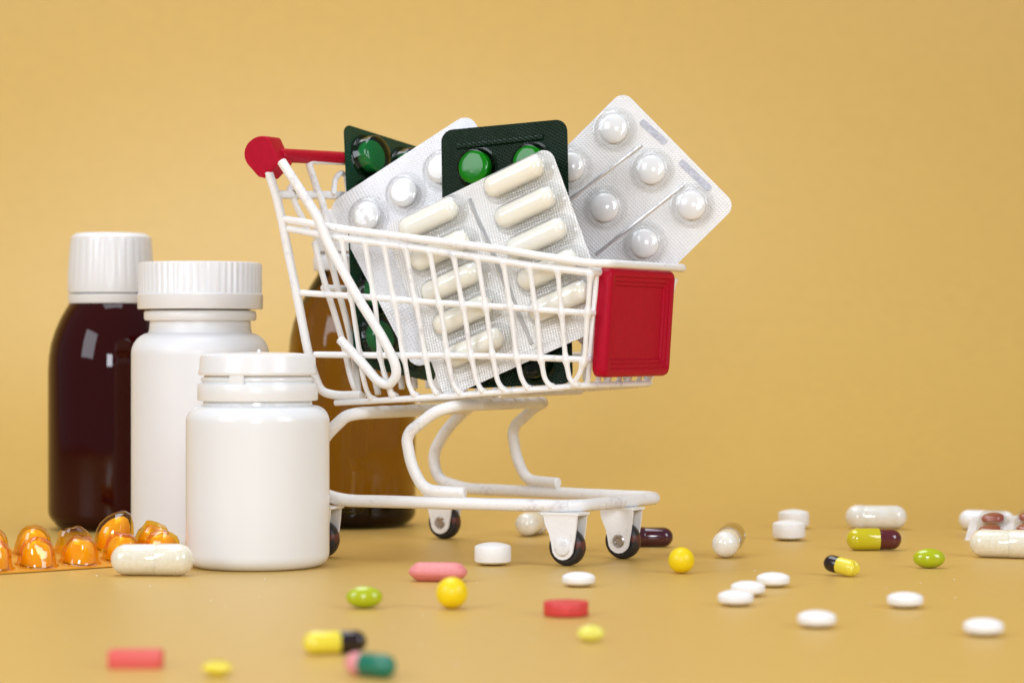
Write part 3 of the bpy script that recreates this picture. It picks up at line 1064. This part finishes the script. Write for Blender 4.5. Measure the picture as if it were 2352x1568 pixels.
# 5. left green pack, leaning on the rear gate
TL5 = at(790, 284, 86.5)
e1 = Vector((0.64, 0.76, -0.15)).normalized()
n5 = Vector((0.74, -0.62, 0.20))
n5 = (n5 - e1 * n5.dot(e1)).normalized()
up5 = n5.cross(e1)
w5, h5 = 4.3, 8.9
c5 = TL5 + e1 * w5 / 2 - up5 * h5 / 2
m5 = Matrix(((e1.x, up5.x, n5.x, c5.x * CM), (e1.y, up5.y, n5.y, c5.y * CM), (e1.z, up5.z, n5.z, c5.z * CM), (0, 0, 0, 1)))
pk5 = empty("blister_pack", (0, 0, 0), matrix=m5)
tag(pk5, "dark green blister pack leaning on the rear gate beside the red handle", "blister pack", "blister packs in the cart")
card("film_card", w5, h5, 0.35, 0.035, M['green_film_bright'], pk5)
gp5 = flat_pocket_geo(0.74, 0.62)
for r_ in range(5):
    for s in (-1.02, 1.02):
        p = shared("pocket", 'p5', gp5, M['green_clear_deep'], pk5, (s, h5 / 2 - 1.05 - 1.68 * r_, 0))
        shared("tablet", 't3b', shift(tablet_geo(1.14, 0.40, 0.32), (0, 0, 0.02)), M['tablet'], p, (0, 0, 0))

# 6. orange pack lying on the table
YA = R(38)
tl = R(8)
P0 = Vector((-16.24, 76.75, 0.06))
e1 = Vector((math.cos(YA), math.sin(YA), 0))
e2 = Vector((-math.sin(YA) * math.cos(tl), math.cos(YA) * math.cos(tl), math.sin(tl)))
n6 = e1.cross(e2)
s0, s1, t0, t1 = -1.2, 7.7, 0.0, 3.3
c6 = P0 + e1 * (s0 + s1) / 2 + e2 * (t0 + t1) / 2
m6 = Matrix(((e1.x, e2.x, n6.x, c6.x * CM), (e1.y, e2.y, n6.y, c6.y * CM), (e1.z, e2.z, n6.z, c6.z * CM), (0, 0, 0, 1)))
pk6 = empty("blister_pack", (0, 0, 0), matrix=m6)
tag(pk6, "orange blister pack lying on the table by the cream capsule and short jar", "blister pack", "blister packs on the table")
card("film_card", s1 - s0, t1 - t0, 0.3, 0.035, M['orange_card'], pk6)
bullet = lathe([(0.72, 0.012), (0.66, 0.04), (0.62, 0.12), (0.59, 0.35), (0.53, 0.62), (0.43, 0.80), (0.27, 0.92), (0.12, 0.96), (0, 0.965)], 28)
random.seed(4)
front = [0.1, 1.65, 3.2, 4.75, 6.3]
back = [0.75, 2.3, 3.8, 5.3, 6.8]
def crush(geo, amt, seed):
    def f(v):
        d = noise.noise(Vector((v[0] * 2.2 + seed, v[1] * 2.2, v[2] * 2.0)))
        k = amt * max(0.0, v[2]) / 0.87
        return (v[0] + d * k * 0.35, v[1] + d * k * 0.3, v[2] * (1 - 0.25 * k * (0.5 + d)))
    return xf(geo, f)
def inner(geo):
    return xf(geo, lambda v: (v[0] * (0.83 - 0.12 * max(0, 0.12 - v[2]) / 0.12), v[1] * (0.83 - 0.12 * max(0, 0.12 - v[2]) / 0.12), 0.02 + v[2] * 0.84))
for i, s in enumerate(front):
    x, y = s - (s0 + s1) / 2, 0.78 - (t0 + t1) / 2
    g = crush(bullet, 0.45, i * 2.7)
    p = build("pocket", g, M['orange_clear'], pk6, loc=(x, y, 0), sharp=30)
    build("softgel", inner(g), M['orange_gel'], p)
for i, s in enumerate(back):
    x, y = s - (s0 + s1) / 2, 2.35 - (t0 + t1) / 2
    amt = [0.1, 0.2, 1.1, 0.6, 0.9][i]
    g = crush(bullet, amt, 11 + i * 3)
    if i == 3:    # one pocket pulled up into a wedge
        g = xf(bullet, lambda v: (v[0] * (1.05 + 0.25 * v[2]), v[1], v[2] * (1.05 + 0.55 * (v[0] + 0.4))))
    p = build("pocket", g, M['orange_clear'], pk6, loc=(x, y, 0), sharp=25)
    if i != 2:
        build("softgel", inner(g), M['orange_gel'], p)

# 7. pack of brown tablets at the edge of the picture
c7 = Vector((19.35, 90.4, 0.45))
e1 = Vector((0.93, -0.30, 0.06)).normalized()
e2 = Vector((0.28, 0.90, 0.30)); e2 = (e2 - e1 * e2.dot(e1)).normalized()
n7 = e1.cross(e2)
m7 = Matrix(((e1.x, e2.x, n7.x, c7.x * CM), (e1.y, e2.y, n7.y, c7.y * CM), (e1.z, e2.z, n7.z, c7.z * CM), (0, 0, 0, 1)))
pk7 = empty("blister_pack", (0, 0, 0), matrix=m7)
tag(pk7, "white blister pack of red-brown tablets lying behind a cream capsule", "blister pack", "blister packs on the table")
card("foil_card", 4.6, 2.6, 0.3, 0.03, M['foil_fine'], pk7)
for x in (-1.4, 0.0, 1.4):
    for y in (-0.62, 0.62):
        p = shared("pocket", 'p7', pocket_geo(0.52, 0.42), M['clear'], pk7, (x, y, 0))
        shared("tablet", 't7', shift(tablet_geo(0.84, 0.34, 0.12), (0, 0, 0.02)), M['brown_tab'], p, (0, 0, 0))

# ------------------------------------------------------------------ loose pills
def pill(name, geo, mat, px, py, label, cat, group, rotz=0.0, z=0.0, depth_off=0.0):
    g = ground(px, py)
    o = build(name, geo, mat, None, sharp=40)
    o.location = (g.x * CM, (g.y + depth_off) * CM, z * CM)
    o.rotation_euler = (0, 0, rotz)
    tag(o, label, cat, group)
    return o

def ball_geo(d, n=32):
    r = d / 2
    return lathe([(r * math.sin(math.pi * i / 20), r - r * math.cos(math.pi * i / 20)) for i in range(21)], n)

def oval_geo(l, d):
    r = d / 2
    return shift(to_x(lathe([(r * math.sin(math.pi * i / 24), -l / 2 * math.cos(math.pi * i / 24)) for i in range(25)], 32)), (0, 0, r))

def oblong_geo(l, w_, h, dome):
    def ring(s, z):
        o = rrect(l - 2 * s, w_ - 2 * s, (w_ - 2 * s) / 2 * 0.98, 8)
        return [(x, y, z) for x, y in o]
    return loft([ring(0.28, 0.0), ring(0.16, dome * 0.35), ring(0.03, dome), ring(0.0, dome + 0.04), ring(0.0, h - dome - 0.04), ring(0.03, h - dome), ring(0.16, h - dome * 0.3), ring(0.30, h)])

def capsule(px, py, length, d, split, rotz, mat_body, mat_cap, label, group="capsules lying on the table", cap_scale=1.05, name="capsule", dent=False, tilt=0.0):
    g = ground(px, py)
    e_ = empty(name, (g.x, g.y, 0), rotz)
    tag(e_, label, "capsule", group)
    if tilt:
        e_.rotation_euler = (0, R(tilt), rotz)
        e_.location.z = (length / 2 - d / 2) * math.sin(R(abs(tilt))) * CM
    pr = capsule_prof(length, d)
    xs = -length / 2 + length * split
    r = d / 2
    body = [p for p in pr if p[1] < xs - 0.01] + [(r, xs + 0.0), (r * 0.96, xs + 0.05), (0, xs + 0.05)]
    capp = [(0, xs), (r * cap_scale * 0.985, xs), (r * cap_scale, xs + 0.02)] + [(x * cap_scale, z * 1.0 + (0.02 if z > 0 else 0)) for x, z in pr if z > xs + 0.05]
    zc = r * cap_scale
    b_ = shift(to_x(lathe(body, 36)), (0, 0, zc))
    c_ = shift(to_x(lathe(capp, 36)), (0, 0, zc))
    if dent:
        def f(v):
            if v[0] > length / 2 - 0.22:
                k = (v[0] - (length / 2 - 0.22)) / 0.22
                return (v[0] - 0.16 * k * max(0, 1 - abs(v[1]) / 0.16), v[1], v[2])
            return v
        c_ = xf(c_, f)
    build("capsule_body", b_, mat_body, e_, sharp=60)
    build("capsule_cap", c_, mat_cap, e_, sharp=60)
    return e_

WL = lens_geo(1.0, 0.44, 0.16)
thick = tablet_geo(1.22, 0.76, 0.5)
disc = tablet_geo(1.22, 0.42, 0.36)

wt = "round white tablets on the table"
lens_list = [
    (1329, 1346, "small white tablet lying alone between the front wheel and red tablet"),
    (1776, 1347, "white tablet farthest back in the row of three touching ones"),
    (1718, 1368, "middle white tablet in the row of three touching ones"),
    (1690, 1390, "white tablet nearest the camera in the row of three touching ones"),
    (2079, 1395, "white tablet alone in front of the green oval pill"),
    (1876, 1440, "blurred white tablet in front of the black and yellow capsule"),
    (2259, 1459, "most blurred white tablet, nearest the front edge at far right"),
]
first = None
for i, (px, py, lb) in enumerate(lens_list):
    if first is None:
        first = pill("white_tablet", WL, M['tablet'], px, py, lb, "tablet", wt)
        o = first
    else:
        o = first.copy()
        sc.collection.objects.link(o)
        g = ground(px, py)
        o.location = (g.x * CM, g.y * CM, 0)
        o["label"] = lb
    o.rotation_euler = (0, 0, i * 0.7)
tk = [(1132, 1297, "thick white tablet standing by the cart's front wheel"),
      (1812, 1240, "front one of two thick white tablets set close together"),
      (1823, 1213, "rear one of two thick white tablets set close together")]
first = None
for px, py, lb in tk:
    if first is None:
        first = pill("thick_white_tablet", thick, M['tablet'], px, py, lb, "tablet", "thick white tablets on the table")
    else:
        o = first.copy()
        sc.collection.objects.link(o)
        g = ground(px, py)
        o.location = (g.x * CM, g.y * CM, 0)
        o["label"] = lb

pill("yellow_ball_pill", ball_geo(0.88), M['yellow'], 1038, 1397, "round yellow pill in front of the pink oblong tablet", "pill", "round yellow pills")
pill("yellow_ball_pill", ball_geo(0.84), M['yellow'], 1565, 1316, "round yellow pill in front of the maroon capsule", "pill", "round yellow pills")
pill("oval_pill", oval_geo(1.02, 0.62), M['lime'], 837, 1396, "lime green oval pill in front of the short white jar", "pill", "lime green oval pills", rotz=R(5))
pill("oval_pill", oval_geo(1.05, 0.65), M['lime'], 2134, 1304, "lime green oval pill at right near the black and yellow capsule", "pill", "lime green oval pills", rotz=R(-4))
pill("oval_pill", oval_geo(0.68, 0.41), M['pale_lemon'], 1357, 1473, "tiny pale yellow oval pill in front of the red tablet", "pill", None, rotz=R(8))
pill("pink_oblong_tablet", oblong_geo(1.82, 0.85, 0.58, 0.2), M['pink'], 1006, 1334, "pink oblong tablet behind the round yellow pill", "tablet", None, rotz=R(-8))
pill("red_disc_tablet", disc, M['coral'], 1300, 1413, "flat round red tablet in front of the cart wheel", "tablet", None)
pill("coral_caplet", shift(extrude(rrect(1.24, 0.5, 0.09, 4), 0.0, 0.41, 0.05), (0, 0, 0)), M['coral_pale'], 312, 1532, "blurred coral red oblong tablet at the near left corner", "tablet", None)
pill("yellow_caplet", oblong_geo(0.68, 0.42, 0.37, 0.12), M['lemon'], 499, 1553, "tiny blurred yellow caplet at the front edge", "pill", None)

capsule(349, 1321, 2.62, 0.98, 0.56, R(-3), M['cream_powder'], M['cream_powder'], "big cream powder capsule lying beside the short white jar", cap_scale=1.03)
capsule(768, 1500, 1.52, 0.55, 0.56, R(16), M['lemon'], M['black_gel'], "blurred yellow and black capsule behind the pink and teal one", cap_scale=0.98)
capsule(850, 1553, 1.32, 0.50, 0.36, R(-38), M['pink_gel'], M['teal'], "blurred pink and teal capsule at the front edge", cap_scale=1.06)
capsule(1674, 1276, 2.6, 0.92, 0.5, R(77), M['pearl_powder'], M['clear_shell'], "cream capsule with clear end pointing away, beside yellow ball", cap_scale=1.04, tilt=-5)
capsule(1224, 1228, 2.4, 0.9, 0.55, R(72), M['pearl_powder'], M['pearl_powder'], "cream capsule end-on behind the near front wheel", cap_scale=1.03)
capsule(1478, 1255, 2.1, 0.74, 0.5, R(0), M['maroon'], M['maroon'], "maroon capsule lying behind the far front wheel", cap_scale=0.96)
capsule(2013, 1215, 2.4, 0.92, 0.72, R(180), M['pearl_powder'], M['pearl_powder'], "pearly white capsule lying behind the yellow and maroon one", cap_scale=1.05)
capsule(2008, 1263, 1.95, 0.74, 0.42, R(184), M['maroon_brown'], M['olive_yellow'], "glossy yellow and maroon capsule in front of a pearly capsule", cap_scale=1.06)
capsule(1930, 1322, 1.26, 0.54, 0.42, R(-42), M['black_gel'], M['lemon'], "small black and yellow capsule with a dented tip", cap_scale=1.0, dent=True, tilt=9)
capsule(2266, 1217, 2.2, 0.8, 0.48, R(-25), M['tablet_gloss'], M['tablet_gloss'], "plain white capsule next to the pack of brown tablets", cap_scale=0.97)
capsule(2318, 1281, 2.7, 0.95, 0.52, R(-20), M['cream_powder'], M['cream_powder'], "cream capsule in front of the pack of brown tablets", cap_scale=1.03)

# a few crumbs of powder and lint on the paper
random.seed(11)
dv, df = [], []
for i in range(46):
    px, py = random.uniform(60, 2300), random.choice([random.uniform(1240, 1420), random.uniform(1400, 1560)])
    g = ground(px, py)
    r = random.uniform(0.012, 0.026)
    k = len(dv)
    for q in range(5):
        a = q * 1.2566 + random.uniform(-0.3, 0.3)
        dv.append((g.x + r * math.cos(a) * random.uniform(0.7, 1.6), g.y + r * math.sin(a), 0.001))
    dv.append((g.x, g.y, r * 1.1))
    df += [[k + q, k + (q + 1) % 5, k + 5] for q in range(5)]
dust = build("powder_crumbs", (dv, df), M['tablet'], smooth=False)
dust["kind"] = "stuff"
